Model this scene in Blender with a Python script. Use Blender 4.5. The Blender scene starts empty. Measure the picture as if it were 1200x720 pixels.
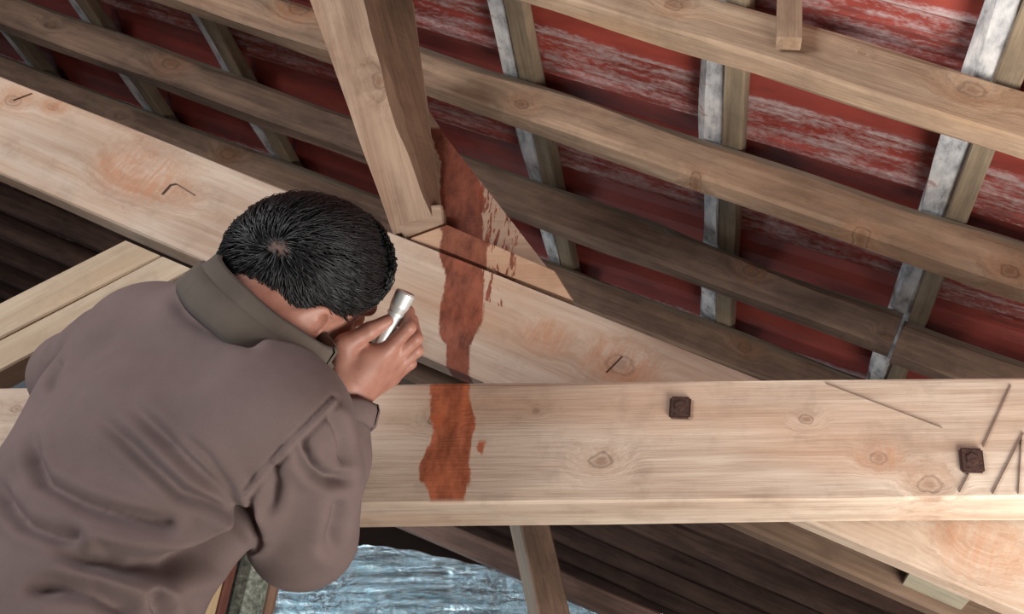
import bpy, bmesh, math, random
import numpy as np
from mathutils import Vector, Matrix, noise

# ------------------------------------------------------------------ camera, world, light
F, PX, PY = 1150.0, 820.0, 360.0            # focal length and principal point (the photo is a crop), 1200x720 frame
PITCH = math.atan(690.0 / F)
CP, SP = math.cos(PITCH), math.sin(PITCH)
scene = bpy.context.scene
col = scene.collection
cam_d = bpy.data.cameras.new('camera')
cam_d.sensor_fit = 'HORIZONTAL'; cam_d.sensor_width = 36.0
cam_d.lens = 36.0 * F / 1200.0
cam_d.shift_x = (600.0 - PX) / 1200.0
cam_d.clip_start = 0.05
cam = bpy.data.objects.new('camera', cam_d); col.objects.link(cam)
cam.rotation_euler = (math.pi / 2 + PITCH, 0, 0)
scene.camera = cam

world = bpy.data.worlds.new('world'); scene.world = world; world.use_nodes = True
wb = world.node_tree.nodes['Background']
wb.inputs[0].default_value = (0.80, 0.90, 1.0, 1); wb.inputs[1].default_value = 0.10

def area(name, loc, target, sx, sy, power, color):
    l = bpy.data.lights.new(name, 'AREA'); l.shape = 'RECTANGLE'; l.size = sx; l.size_y = sy
    l.energy = power; l.color = color
    o = bpy.data.objects.new(name, l); col.objects.link(o); o.location = loc
    o.rotation_euler = (Vector(target) - Vector(loc)).to_track_quat('-Z', 'Y').to_euler()
    return o
area('gable_window_light', (-2.3, -1.0, 1.35), (-0.1, 1.6, 0.75), 1.4, 1.2, 80, (0.97, 0.98, 1.0))
area('underside_fill_light', (1.0, 0.75, -0.60), (0.9, 1.0, 1.2), 1.1, 1.0, 62, (1.0, 0.96, 0.90))  # fill lamp added below to brighten the undersides; the floor has no opening
area('foil_fill_light', (-1.9, 2.5, 0.9), (-1.0, 3.4, 0.1), 0.5, 0.5, 20, (0.85, 0.93, 1.0))  # unseen lamp added near the foil to give it highlights

vs = scene.view_settings
vs.view_transform = 'Standard'; vs.look = 'None'; vs.gamma = 1.0; vs.use_curve_mapping = False
vs.exposure = 0.0

# ------------------------------------------------------------------ projection aids for measuring the photo
def ray(px, py):
    a, b = (px - PX) / F, (PY - py) / F
    return np.array((a, CP - b * SP, SP + b * CP))
def U(px, py, d): return Vector(ray(px, py) * d)
def UY(px, py, Y):
    r = ray(px, py); return Vector(r * (Y / r[1]))
def proj(P):
    P = np.asarray(P, float)
    d = P[..., 1] * CP + P[..., 2] * SP
    v = -P[..., 1] * SP + P[..., 2] * CP
    return PX + F * P[..., 0] / d, PY - F * v / d, d
CAMR, CAMU, CAMB = Vector((1, 0, 0)), Vector((0, -SP, CP)), Vector((0, -CP, -SP))   # right, up, towards the viewer

# ------------------------------------------------------------------ materials
def srgb(r, g, b):
    f = lambda c: (c / 255) / 12.92 if c / 255 <= 0.04045 else ((c / 255 + 0.055) / 1.055) ** 2.4
    return (f(r), f(g), f(b), 1)

class NT:
    def __init__(s, name):
        s.m = bpy.data.materials.new(name); s.m.use_nodes = True
        s.t = s.m.node_tree; s.n = s.t.nodes; s.l = s.t.links
        s.b = s.n['Principled BSDF']
    def new(s, t, **k):
        n = s.n.new(t)
        for a, v in k.items(): setattr(n, a, v)
        return n
    def put(s, sock, v):
        if isinstance(v, bpy.types.NodeSocket): s.l.new(v, sock)
        else: sock.default_value = v
    def math(s, op, a, b=0.0, c=0.0, clamp=False):
        n = s.new('ShaderNodeMath', operation=op, use_clamp=clamp)
        for i, v in enumerate((a, b, c)): s.put(n.inputs[i], v)
        return n.outputs[0]
    def vmath(s, op, a, b=(0, 0, 0)):
        n = s.new('ShaderNodeVectorMath', operation=op)
        s.put(n.inputs[0], a); s.put(n.inputs[1], b)
        return n.outputs['Value'] if op in ('LENGTH', 'DISTANCE', 'DOT_PRODUCT') else n.outputs[0]
    def noise(s, vec, scale, detail=4, rough=0.55, dist=0.0):
        n = s.new('ShaderNodeTexNoise'); s.put(n.inputs['Vector'], vec)
        n.inputs['Scale'].default_value = scale; n.inputs['Detail'].default_value = detail
        n.inputs['Roughness'].default_value = rough; n.inputs['Distortion'].default_value = dist
        return n.outputs['Fac']
    def ramp(s, f, stops):
        n = s.new('ShaderNodeValToRGB'); s.put(n.inputs[0], f)
        e = n.color_ramp.elements
        while len(e) < len(stops): e.new(0.5)
        for i, (p, c) in enumerate(stops):
            e[i].position = p; e[i].color = c if hasattr(c, '__len__') else (c, c, c, 1)
        return n.outputs[0]
    def mapr(s, v, a, b, c=0.0, d=1.0, smooth=False):
        n = s.new('ShaderNodeMapRange', interpolation_type='SMOOTHSTEP' if smooth else 'LINEAR')
        s.put(n.inputs[0], v)
        for i, x in enumerate((a, b, c, d)): n.inputs[i + 1].default_value = x
        return n.outputs[0]
    def mix(s, f, a, b, mode='MIX'):
        n = s.new('ShaderNodeMix', data_type='RGBA', blend_type=mode)
        s.put(n.inputs[0], f); s.put(n.inputs[6], a); s.put(n.inputs[7], b)
        return n.outputs[2]
    def bump(s, h, strength, dist=0.002):
        n = s.new('ShaderNodeBump'); n.inputs['Strength'].default_value = strength
        n.inputs['Distance'].default_value = dist; s.l.new(h, n.inputs['Height'])
        s.l.new(n.outputs[0], s.b.inputs['Normal'])
    def xyz(s, v):
        n = s.new('ShaderNodeSeparateXYZ'); s.l.new(v, n.inputs[0]); return n.outputs
    def obj(s): return s.new('ShaderNodeTexCoord').outputs['Object']
    def rnd(s): return s.new('ShaderNodeObjectInfo').outputs['Random']
    def pos(s): return s.new('ShaderNodeNewGeometry').outputs['Position']
    def curve(s, f, pts):
        n = s.new('ShaderNodeFloatCurve'); s.put(n.inputs[1], f)
        c = n.mapping.curves[0]
        for p in pts[1:-1]: c.points.new(*p)
        c.points[0].location = pts[0]; c.points[len(c.points) - 1].location = pts[-1]
        for p in c.points: p.handle_type = 'VECTOR'
        n.mapping.update(); return n.outputs[0]

def stain_mask(t, rows, Y, seed, streak=None, soft=0.004):
    """stain outline on the board face that stands at depth Y: rows of (py, left px, right px)"""
    pts = [(UY(l, y, Y), UY(r, y, Y)) for y, l, r in rows]
    zs = [p[0].z for p in pts]; z0, z1 = min(zs), max(zs)
    xs = [q.x for p in pts for q in p]; x0, x1 = min(xs) - .01, max(xs) + .01
    P = t.pos(); X = t.xyz(P)
    zn = t.mapr(X[2], z0, z1); xn = t.mapr(X[0], x0, x1)
    srt = sorted(pts, key=lambda p: p[0].z)
    L = t.curve(zn, [((p[0].z - z0) / (z1 - z0), (p[0].x - x0) / (x1 - x0)) for p in srt])
    R = t.curve(zn, [((p[0].z - z0) / (z1 - z0), (p[1].x - x0) / (x1 - x0)) for p in srt])
    nz = t.noise(t.vmath('MULTIPLY', P, (60, 60, 22)), 1.0, 5, 0.65)
    w = t.math('MULTIPLY', t.math('SUBTRACT', nz, 0.5), 0.022 / (x1 - x0))
    e = soft / (x1 - x0)
    a = t.mapr(t.math('SUBTRACT', t.math('ADD', xn, w), L), 0, e, smooth=True)
    b = t.mapr(t.math('SUBTRACT', R, t.math('ADD', xn, w)), 0, e, smooth=True)
    za = t.mapr(X[2], z0 - .004, z0 + .004); zb = t.mapr(X[2], z1 + .004, z1 - .004)
    m = t.math('MULTIPLY', t.math('MULTIPLY', a, b), t.math('MULTIPLY', za, zb))
    if streak:
        s = t.noise(t.vmath('MULTIPLY', P, (95, 95, 16)), 1.0, 4, 0.65, 0.5)
        m = t.math('MULTIPLY', m, t.mapr(s, streak, streak + .04))
    return m

def wood(name, light, dark, knots=(), stains=(), stain_col=srgb(140, 66, 40), rough=0.75, grain=1.0, orange=None, dirt=0.0, dirt_col=srgb(70, 58, 50), bump=0.35, wz=None):
    """knots: (x, z, radius, strength, halo) in the timber's own coordinates"""
    t = NT(name); o = t.obj(); r = t.rnd()
    cx = t.new('ShaderNodeCombineXYZ')
    for i, k in enumerate((37.0, 11.0, 23.0)): t.put(cx.inputs[i], t.math('MULTIPLY', r, k))
    p = t.vmath('ADD', o, cx.outputs[0])
    base = o
    zsh = None; kd = []
    for (kx, kz, kr, ks, kh) in knots:
        d = t.vmath('LENGTH', t.vmath('MULTIPLY', t.vmath('SUBTRACT', o, (kx, 0, kz)), (0.72, 0.0, 1.0)))
        d = t.math('ADD', d, t.math('MULTIPLY', t.math('SUBTRACT', t.noise(o, 70, 3, .6), .5), kr * 1.1))
        kd.append(d)
    if kd:                                            # grain flows round the knots
        tot = None
        for d, k in zip(kd, knots):
            g = t.math('MULTIPLY', t.mapr(d, 0, k[2] * 4.5, 1, 0, smooth=True), k[2] * 2.6)
            tot = g if tot is None else t.math('ADD', tot, g)
        cc = t.new('ShaderNodeCombineXYZ'); t.put(cc.inputs[2], tot); t.put(cc.inputs[1], tot)
        p = t.vmath('ADD', p, cc.outputs[0])
    broad = t.noise(t.vmath('MULTIPLY', p, (1.7, 8, 9)), 1.0, 4, 0.55, 0.4)
    band = t.noise(t.vmath('MULTIPLY', p, (1.6, 34, 42)), 1.0, 4, 0.55, 0.7)
    fibre = t.noise(t.vmath('MULTIPLY', p, (9, 240, 260)), 1.0, 3, 0.6)
    f = t.math('ADD', t.math('MULTIPLY', broad, 0.45), t.math('ADD', t.math('MULTIPLY', band, 0.42 * grain), t.math('MULTIPLY', fibre, 0.22 * grain)))
    f = t.mapr(f, 0.40, 0.68)
    c = t.mix(f, dark, light)
    if orange:
        og = t.noise(t.vmath('MULTIPLY', p, (2.2, 9, 9)), 1.0, 3, 0.5)
        c = t.mix(t.math('MULTIPLY', t.mapr(og, 0.5, 0.72), 0.55), c, orange)
    blot = t.noise(p, 16, 5, 0.65)
    c = t.mix(t.math('MULTIPLY', t.mapr(blot, 0.5, 0.75), 0.32), c, tuple(x * 0.45 for x in dark[:3]) + (1,))
    if dirt:
        dn = t.noise(t.vmath('MULTIPLY', p, (3, 12, 12)), 1.0, 6, 0.7)
        c = t.mix(t.math('MULTIPLY', t.mapr(dn, 0.42, 0.7), dirt), c, dirt_col)
    if wz is not None:                                # grey weathered strip along the waney upper edge
        en = t.noise(t.vmath('MULTIPLY', p, (5, 20, 20)), 1.0, 5, 0.65)
        zz = t.math('ADD', t.xyz(o)[2], t.math('MULTIPLY', t.math('SUBTRACT', en, 0.5), 0.07))
        c = t.mix(t.mapr(zz, wz, wz + .014, 0, 0.8), c, t.mix(fibre, srgb(84, 76, 66), srgb(150, 138, 120)))
    for d, (kx, kz, kr, ks, kh) in zip(kd, knots):
        if kh:
            fan = t.noise(t.vmath('MULTIPLY', o, (75, 5, 14)), 1.0, 4, 0.65, 1.2)
            h = t.math('MULTIPLY', t.mapr(d, kr * 1.2, kr * 4.2, 1, 0, smooth=True), t.mapr(fan, 0.38, 0.62, 0.25, 1.0))
            c = t.mix(t.math('MULTIPLY', h, kh), c, srgb(186, 112, 62))
        ring = t.math('MULTIPLY', t.mapr(d, kr * .75, kr, 0, 1, smooth=True), t.mapr(d, kr, kr * 1.35, 1, 0, smooth=True))
        core = t.mapr(d, kr * .2, kr * 1.05, 1, 0, smooth=True)
        c = t.mix(t.math('MULTIPLY', core, 0.6 * ks), c, srgb(120, 82, 58))
        c = t.mix(t.math('MULTIPLY', ring, 0.5 * ks), c, srgb(84, 58, 42))
    for (rows, Y, seed, streak) in stains:
        m = stain_mask(t, rows, Y, seed, streak)
        tone = t.noise(t.vmath('MULTIPLY', t.pos(), (40, 40, 18)), 1.0, 5, 0.65)
        sc = t.mix(t.mapr(tone, 0.36, 0.62), tuple(x * .45 for x in stain_col[:3]) + (1,), stain_col)
        c = t.mix(t.math('MULTIPLY', m, t.mapr(tone, .3, .6, .97, .88)), c, sc)
    t.l.new(c, t.b.inputs['Base Color'])
    t.b.inputs['Roughness'].default_value = rough
    t.b.inputs['Specular IOR Level'].default_value = 0.25
    hgt = t.math('ADD', t.math('MULTIPLY', band, 0.6), t.math('ADD', t.math('MULTIPLY', fibre, 0.5), t.math('MULTIPLY', blot, 0.35)))
    t.bump(hgt, bump, 0.004)
    return t.m

def plain(name, c, rough=0.6, metal=0.0, var=0.15, scale=30, bump=0.0):
    t = NT(name); o = t.obj()
    n = t.noise(o, scale, 5, 0.6)
    t.l.new(t.mix(t.mapr(n, 0.3, 0.7), tuple(x * (1 - var) for x in c[:3]) + (1,), tuple(min(1, x * (1 + var)) for x in c[:3]) + (1,)), t.b.inputs['Base Color'])
    t.b.inputs['Roughness'].default_value = rough; t.b.inputs['Metallic'].default_value = metal
    if bump: t.bump(n, bump, 0.003)
    return t.m

# ------------------------------------------------------------------ object helpers
def tag(o, label=None, cat=None, group=None, kind=None):
    if label: o['label'] = label
    if cat: o['category'] = cat
    if group: o['group'] = group
    if kind: o['kind'] = kind
    return o
def mesh_obj(name, verts, faces, mat, parent=None, mw=None, smooth=False):
    me = bpy.data.meshes.new(name)
    me.from_pydata([tuple(v) for v in verts], [], [tuple(int(i) for i in f) for f in faces])
    me.update()
    if smooth: me.shade_smooth()
    if mat: me.materials.append(mat)
    o = bpy.data.objects.new(name, me); col.objects.link(o)
    if parent is not None: o.parent = parent
    if mw is not None:
        if parent is not None: o.matrix_parent_inverse = Matrix.Identity(4); o.matrix_local = MW(parent).inverted() @ mw
        else: o.matrix_world = mw
    o_mw[o.name] = mw if mw is not None else (MW(parent) if parent is not None else Matrix.Identity(4))
    return o
o_mw = {}
def MW(o): return o_mw.get(o.name, Matrix.Identity(4))
def bm_obj(name, bm, mat, parent=None, mw=None, smooth=False):
    bmesh.ops.recalc_face_normals(bm, faces=bm.faces)
    me = bpy.data.meshes.new(name); bm.to_mesh(me); bm.free()
    if smooth: me.shade_smooth()
    me.materials.append(mat)
    o = bpy.data.objects.new(name, me); col.objects.link(o)
    if parent is not None: o.parent = parent
    if mw is not None:
        o.matrix_local = (MW(parent).inverted() @ mw) if parent is not None else mw
    o_mw[o.name] = mw if mw is not None else (MW(parent) if parent is not None else Matrix.Identity(4))
    return o
def empty(name, loc=(0, 0, 0)):
    o = bpy.data.objects.new(name, None); col.objects.link(o); o.location = loc
    o.empty_display_size = 0.1
    o_mw[o.name] = Matrix.Translation(Vector(loc)); return o

def timber_bm(L, h, dep, chamf=0.006, wob=0.002, seg=0.05, seed=0.0, wane=0.0):
    """a sawn timber: x along 0..L, y depth 0..dep, z -h/2..h/2, eased edges, slightly uneven"""
    bm = bmesh.new(); n = max(2, int(L / seg)); rings = []
    c = chamf
    for i in range(n + 1):
        x = L * i / n
        k = [c * (1 + 0.6 * noise.noise(Vector((x * 4, j * 7.7 + seed, 1.3)))) for j in range(4)]
        if wane: k[3] += max(0, wane * (0.6 + noise.noise(Vector((x * 2.2, seed, 5.1)))))
        y0, y1, z0, z1 = 0, dep, -h / 2, h / 2
        sec = [(y0, z0 + k[0]), (y0 + k[0], z0), (y1 - k[1], z0), (y1, z0 + k[1]), (y1, z1 - k[2]), (y1 - k[2], z1), (y0 + k[3] * .7, z1), (y0, z1 - k[3])]
        ring = []
        for j, (y, z) in enumerate(sec):
            w = noise.noise_vector(Vector((x * 2.7 + seed * 3, j * 1.9, seed))) * wob
            ring.append(bm.verts.new((x, y + w.y, z + w.z)))
        rings.append(ring)
    for a, b in zip(rings, rings[1:]):
        for j in range(8): bm.faces.new((a[j], a[(j + 1) % 8], b[(j + 1) % 8], b[j]))
    bm.faces.new(rings[0]); bm.faces.new(rings[-1])
    return bm
def cut(bm, mw, P, N):
    """cut away what lies on the side N points to; P, N in world"""
    inv = mw.inverted(); p = inv @ Vector(P); nn = (inv.to_3x3() @ Vector(N)).normalized()
    g = bm.verts[:] + bm.edges[:] + bm.faces[:]
    bmesh.ops.bisect_plane(bm, geom=g, plane_co=p, plane_no=nn, clear_outer=True, dist=1e-5)
    bmesh.ops.holes_fill(bm, edges=[e for e in bm.edges if e.is_boundary], sides=0)
def frame(A, B, ydir=(0, 1, 0)):
    a = (Vector(B) - Vector(A)).normalized(); y = Vector(ydir); y = (y - a * y.dot(a)).normalized(); z = a.cross(y)
    m = Matrix((a, y, z)).transposed().to_4x4(); m.translation = Vector(A); return m
_seed = [1.0]
def timber(name, A, B, h, dep, mat, ydir=(0, 1, 0), cuts=(), parent=None, **k):
    """A, B: ends of the middle line of the front face"""
    mw = frame(A, B, ydir); _seed[0] += 3.17
    bm = timber_bm((Vector(B) - Vector(A)).length, h, dep, seed=_seed[0], **k)
    for P, N in cuts: cut(bm, mw, P, N)
    return bm_obj(name, bm, mat, parent, mw)
def timber_px(name, Y, top, bot, dep, mat, ext=(0, 0), **k):
    """front face on the plane Y; top and bot are pixel pairs on its upper and lower edge"""
    A, B, h = px_line(Y, top, bot, ext)
    return timber(name, A, B, h, dep, mat, **k)
def px_line(Y, top, bot, ext=(0, 0)):
    T1, T2 = UY(*top[0], Y), UY(*top[1], Y); B1, B2 = UY(*bot[0], Y), UY(*bot[1], Y)
    a = (T2 - T1).normalized(); up = Vector((-a.z, 0, a.x))
    h = abs(((T1 + T2) / 2 - (B1 + B2) / 2).dot(up))
    return T1 - up * h / 2 - a * ext[0], T2 - up * h / 2 + a * ext[1], h
def local_px(mw, px, py, Y):
    q = mw.inverted() @ UY(px, py, Y); return q.x, q.z
def prism_px(name, Y, pts, dep, mat, parent=None, chamf=0.003):
    """a board with an outline given on the plane Y and a thickness behind it"""
    W = [UY(x, y, Y) for x, y in pts]
    o = sum(W, Vector()) / len(W); mw = Matrix.Translation(o)
    bm = bmesh.new()
    f = [bm.verts.new(w - o) for w in W]; b = [bm.verts.new(w - o + Vector((0, dep, 0))) for w in W]
    bm.faces.new(f); bm.faces.new(b[::-1]); n = len(f)
    for i in range(n): bm.faces.new((f[i], b[i], b[(i + 1) % n], f[(i + 1) % n]))
    bmesh.ops.bevel(bm, geom=bm.edges[:], offset=chamf, segments=1, affect='EDGES', clamp_overlap=True)
    return bm_obj(name, bm, mat, parent, mw)

# ------------------------------------------------------------------ roof geometry
HR = 1.38                                    # height of the rafters' undersides at x = 0
SL = math.atan(0.4345)                       # slope
DU = Vector((math.cos(SL), 0, -math.sin(SL))); DN = Vector((math.sin(SL), 0, math.cos(SL))); DV = Vector((0, 1, 0))
def RP(u, v, n): return Vector((0, 0, HR)) + DU * u + DV * v + DN * n
RAF_H, RAF_W = 0.118, 0.055
GAUGE = 0.49 / math.cos(SL)
SPACE = 0.301 * HR; Y1 = 0.956 * HR          # rafter spacing and the first rafter in view

# ---- materials
M = {}
M['rafter_pale'] = wood('rafter_pale_pine', srgb(212, 186, 156), srgb(156, 128, 104), dirt=0.45, dirt_col=srgb(104, 88, 76), orange=srgb(178, 138, 102))
M['rafter_mid'] = wood('rafter_weathered_pine', srgb(190, 158, 132), srgb(132, 106, 86), dirt=0.5, orange=srgb(164, 122, 92), wz=.030)
M['rafter_dark'] = wood('rafter_dark_brown', srgb(140, 112, 94), srgb(88, 70, 58), dirt=0.6, dirt_col=srgb(48, 40, 36), wz=.034)  # this and the far wood carry part of the light falloff in their colour
M['far_wood'] = wood('far_brown_boards', srgb(122, 94, 82), srgb(80, 60, 52), dirt=0.6, dirt_col=srgb(46, 36, 34))
M['batten'] = wood('batten_grey_wood', srgb(176, 156, 130), srgb(112, 96, 78), dirt=0.5, dirt_col=srgb(84, 80, 72))
M['grey_wood'] = wood('grey_green_wood', srgb(178, 168, 146), srgb(128, 120, 102), dirt=0.4, dirt_col=srgb(96, 100, 92))

def tile_mat():
    t = NT('red_clay_tile'); o = t.obj(); r = t.rnd()
    cx = t.new('ShaderNodeCombineXYZ')
    for i, k in enumerate((31.0, 17.0, 9.0)): t.put(cx.inputs[i], t.math('MULTIPLY', r, k))
    p = t.vmath('ADD', o, cx.outputs[0])
    n = t.noise(t.vmath('MULTIPLY', p, (4, 9, 9)), 1.0, 4)
    c = t.mix(t.mapr(n, 0.3, 0.7), srgb(122, 50, 43), srgb(176, 78, 64))
    c = t.mix(t.mapr(r, 0, 1, 0, 0.35), c, srgb(140, 62, 56))
    z = t.xyz(o)[1]
    # lime bloom sits on the shoulder and the roll of every tile, broken up and drawn out along it
    e = t.noise(t.vmath('MULTIPLY', p, (6, 46, 46)), 1.0, 6, 0.7)
    e2 = t.noise(t.vmath('MULTIPLY', p, (55, 130, 130)), 1.0, 4, 0.7)
    roll = t.math('ADD', t.math('MULTIPLY', t.mapr(z, 0.18, 0.20, smooth=True), t.mapr(z, 0.335, 0.325, smooth=True)), t.math('MULTIPLY', t.mapr(z, 0.192, 0.199), t.mapr(z, 0.214, 0.207, 0, 0.5)))
    m = t.math('MULTIPLY', t.mapr(t.math('ADD', t.math('ADD', t.math('MULTIPLY', e, .7), t.math('MULTIPLY', e2, .4)), t.math('MULTIPLY', roll, 0.18)), 0.68, 0.86), 0.85)
    c = t.mix(m, c, srgb(196, 178, 176))
    d = t.noise(t.vmath('MULTIPLY', p, (3, 14, 14)), 1.0, 5, 0.7)
    c = t.mix(t.mapr(d, 0.56, 0.74, 0, 0.7), c, srgb(62, 52, 50))
    t.l.new(c, t.b.inputs['Base Color'])
    t.l.new(t.mapr(m, 0, 1, 0.45, 0.85), t.b.inputs['Roughness'])
    t.bump(t.math('ADD', e2, m), 0.3, 0.003)
    return t.m
M['tile'] = tile_mat()

def mortar_mat():
    t = NT('lime_mortar'); o = t.obj(); r = t.rnd()
    p = t.vmath('ADD', o, (0, 0, 0))
    n = t.noise(t.vmath('MULTIPLY', p, (14, 30, 30)), 1.0, 6, 0.65)
    c = t.ramp(n, [(0.3, srgb(112, 114, 116)), (0.46, srgb(186, 186, 188)), (0.65, srgb(226, 224, 222))])
    k = t.noise(p, 22, 3, 0.6)
    c = t.mix(t.mapr(k, 0.62, 0.7, 0, 0.6), c, srgb(150, 84, 72))
    t.l.new(c, t.b.inputs['Base Color']); t.b.inputs['Roughness'].default_value = 0.9
    t.bump(n, 0.6, 0.006); return t.m
M['mortar'] = mortar_mat()

# ---- roof tiles: each a moulded interlocking tile seen from below
TW = 0.36
PROF = [(0.0, 0.056), (0.05, 0.058), (0.085, 0.052), (0.112, 0.034), (0.14, 0.026), (0.17, 0.023), (0.19, 0.020), (0.198, 0.011), (0.206, 0.011), (0.214, 0.018),
        (0.255, 0.015), (0.262, 0.011), (0.30, 0.011), (0.308, 0.0), (0.326, 0.0), (0.332, 0.054), (0.366, 0.060)]
def tile_mesh(k):
    L = GAUGE + 0.06; n = 3; T = 0.013; V = []; FF = []; m = len(PROF)
    for s in range(n + 1):
        u = -0.03 + L * s / n
        for v, w in PROF: V.append((u, v, w + 0.002 * noise.noise(Vector((u * 3, v * 9, k * 5)))))
        for v, w in PROF: V.append((u, v, w + T))
    st = 2 * m
    for s in range(n):
        a, b = s * st, (s + 1) * st
        for j in range(m - 1):
            FF.append((a + j, a + j + 1, b + j + 1, b + j)); FF.append((a + m + j, b + m + j, b + m + j + 1, a + m + j + 1))
        FF.append((a, b, b + m, a + m)); FF.append((a + m - 1, a + 2 * m - 1, b + 2 * m - 1, b + m - 1))
    for j in range(m - 1):
        FF.append((j, j + m, j + m + 1, j + 1)); e = n * st
        FF.append((e + j, e + j + 1, e + m + j + 1, e + m + j))
    me = bpy.data.meshes.new('roof_tile'); me.from_pydata(V, [], FF); me.update()
    me.materials.append(M['tile']); return me
roof = empty('roof', RP(0, 2, 0.15)); tag(roof, 'red clay tile roof slope above the rafters', None, kind='structure')
tile_meshes = [tile_mesh(k) for k in range(4)]
rng = random.Random(5)
rest_v, rest_f = [], []
RU = range(-12, 5)
cand = []
for i in RU:
    for j in range(22):
        u = i * GAUGE + 0.035; v = -0.01 + j * TW
        m = Matrix((DU, DV, DN)).transposed().to_4x4(); m.translation = RP(u, v, RAF_H + 0.046)
        m = m @ Matrix.Rotation(-0.045 + rng.uniform(-.006, .006), 4, 'Y') @ Matrix.Translation((rng.uniform(-.008, .008), rng.uniform(-.003, .003), rng.uniform(-.002, .003)))
        C = m @ Vector((GAUGE / 2, TW / 2, 0))
        x, y, d = proj(C)
        cand.append((-120 < x < 1320 and -120 < y < 840 and d > 0.3, d, m, rng.randrange(4)))
cand.sort(key=lambda c: (not c[0], c[1]))
for q, (vis, d, m, k) in enumerate(cand):
    if vis and q < 280:
        o = bpy.data.objects.new('tile', tile_meshes[k]); col.objects.link(o); o.parent = roof
        o.matrix_local = MW(roof).inverted() @ m
    else:
        b = len(rest_v)
        rest_v += [m @ v.co for v in tile_meshes[k].vertices]
        rest_f += [tuple(b + i for i in p.vertices) for p in tile_meshes[k].polygons]
o = mesh_obj('tile_field', rest_v, rest_f, M['tile'], roof, Matrix.Identity(4)); tag(o, kind='stuff')

# ---- battens across the rafters, each bedded in mortar on its upper side
ORD = ['first', 'second', 'third', 'fourth', 'fifth', 'sixth', 'seventh', 'eighth', 'ninth', 'tenth', 'eleventh', 'twelfth', 'thirteenth', 'fourteenth', 'fifteenth']
bat_labels = {1: 'grey wooden batten with mortar bed, rightmost, crossing behind rafters near right edge',
              0: 'grey wooden batten with mortar bed, upright in the photo right of centre',
              -1: 'grey wooden batten with mortar just right of the leaning strut',
              -2: 'wooden batten mostly hidden behind the leaning strut',
              -3: 'wooden batten left of the strut, under the pale rafter at top',
              -4: 'narrow wooden batten near the upper left corner above big sloping plank'}
for i in range(-10, 3):
    A = RP(i * GAUGE - 0.0, 0.3, RAF_H); B = RP(i * GAUGE, 8.0, RAF_H)
    up = DN
    mw = Matrix((DV, -DU, DN)).transposed().to_4x4()       # x along the batten
    mw.translation = RP(i * GAUGE + 0.048, 0.3, RAF_H + 0.027)
    _seed[0] += 2.3
    b = bm_obj('batten', timber_bm(7.7, 0.04, 0.048, 0.004, 0.004, 0.08, _seed[0]), M['batten'], None, mw)
    tag(b, bat_labels.get(i, ('grey batten high on slope, %s beyond the upper left corner batten' % ORD[-i - 5]) if i < -4 else 'grey batten lowest on the roof slope, beyond the tie beam at right'), 'batten', 'battens under the tiles')
    mw2 = mw.copy(); mw2.translation = RP(i * GAUGE + 0.006, 0.3, RAF_H + 0.040)
    bm_obj('mortar', timber_bm(7.7, 0.046, 0.064, 0.012, 0.014, 0.045, _seed[0] + 9), M['mortar'], b, mw2)

# ---- common rafters
raf_lab = ['pale rough-sawn rafter at top right, nearest of the rafters', 'long weathered rafter running from behind the strut to the right edge',
           'brown rafter, third from the top right, crossing behind the strut', 'dark brown rafter just above the big sloping plank']
raf_mats = ['rafter_pale', 'rafter_mid', 'rafter_dark', 'rafter_dark']
for k in range(-1, 14):
    Y = Y1 + k * SPACE
    if k in (0, 1, 2):
        A = RP(-5.9, Y, RAF_H / 2); mwk = frame(A, RP(2.2, Y, RAF_H / 2)); kn = []
        for px, py, kr, ks, kh in (((1140, 105, .016, .9, .2), (790, 5, .012, .8, .2), (1010, 62, .005, .8, 0)), ((611, 122, .012, 1, .2), (815, 207, .009, 1, .2), (1010, 273, .012, 1, .2), (1183, 318, .014, 1, .2), (350, 10, .018, .9, .5)),
                                   ((880, 318, .014, .9, .2), (200, 75, .018, .9, .2), (60, 30, .012, .9, 0), (1040, 395, .01, .8, 0)))[k]:
            x, z = local_px(mwk, px, py, Y); kn.append((x, z, kr, ks, kh))
        rp = [dict(light=srgb(204, 176, 148), dark=srgb(146, 118, 96), dirt=.5, dirt_col=srgb(110, 92, 78), orange=srgb(178, 138, 102)),
              dict(light=srgb(196, 164, 136), dark=srgb(134, 106, 86), dirt=.5, orange=srgb(168, 126, 94), wz=.030),
              dict(light=srgb(150, 120, 100), dark=srgb(92, 72, 60), dirt=.55, dirt_col=srgb(48, 40, 36), wz=.036)][k]
        M[raf_mats[k]] = wood('rafter_timber', knots=kn, bump=.5, **rp)
    mat = M[raf_mats[k]] if 0 <= k < 4 else M['far_wood'] if k >= 4 else M['rafter_pale']
    A = RP(-5.9, Y, RAF_H / 2); B = RP(2.2, Y, RAF_H / 2)
    if k == 2: B = RP(0.52, Y, RAF_H / 2)
    if k == -1: continue
    o = timber('rafter', A, B, RAF_H, RAF_W, mat, chamf=0.007, wob=0.007, wane=0.03 if k in (1, 2) else 0.008, seg=0.06)
    tag(o, raf_lab[k] if 0 <= k < 4 else 'dark brown rafter far back, %s counted from the pale one nearest the camera' % ORD[k], 'rafter', 'rafters of the tiled slope')
    if k == 2:
        o = timber('rafter', RP(0.528, Y + .010, RAF_H / 2 - .012), RP(2.2, Y + .010, RAF_H / 2 - .012), RAF_H, RAF_W, mat, chamf=0.007, wob=0.007, wane=0.02)
        tag(o, 'short brown rafter length spliced on above the beam at right edge', 'rafter', 'rafters of the tiled slope')

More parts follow.
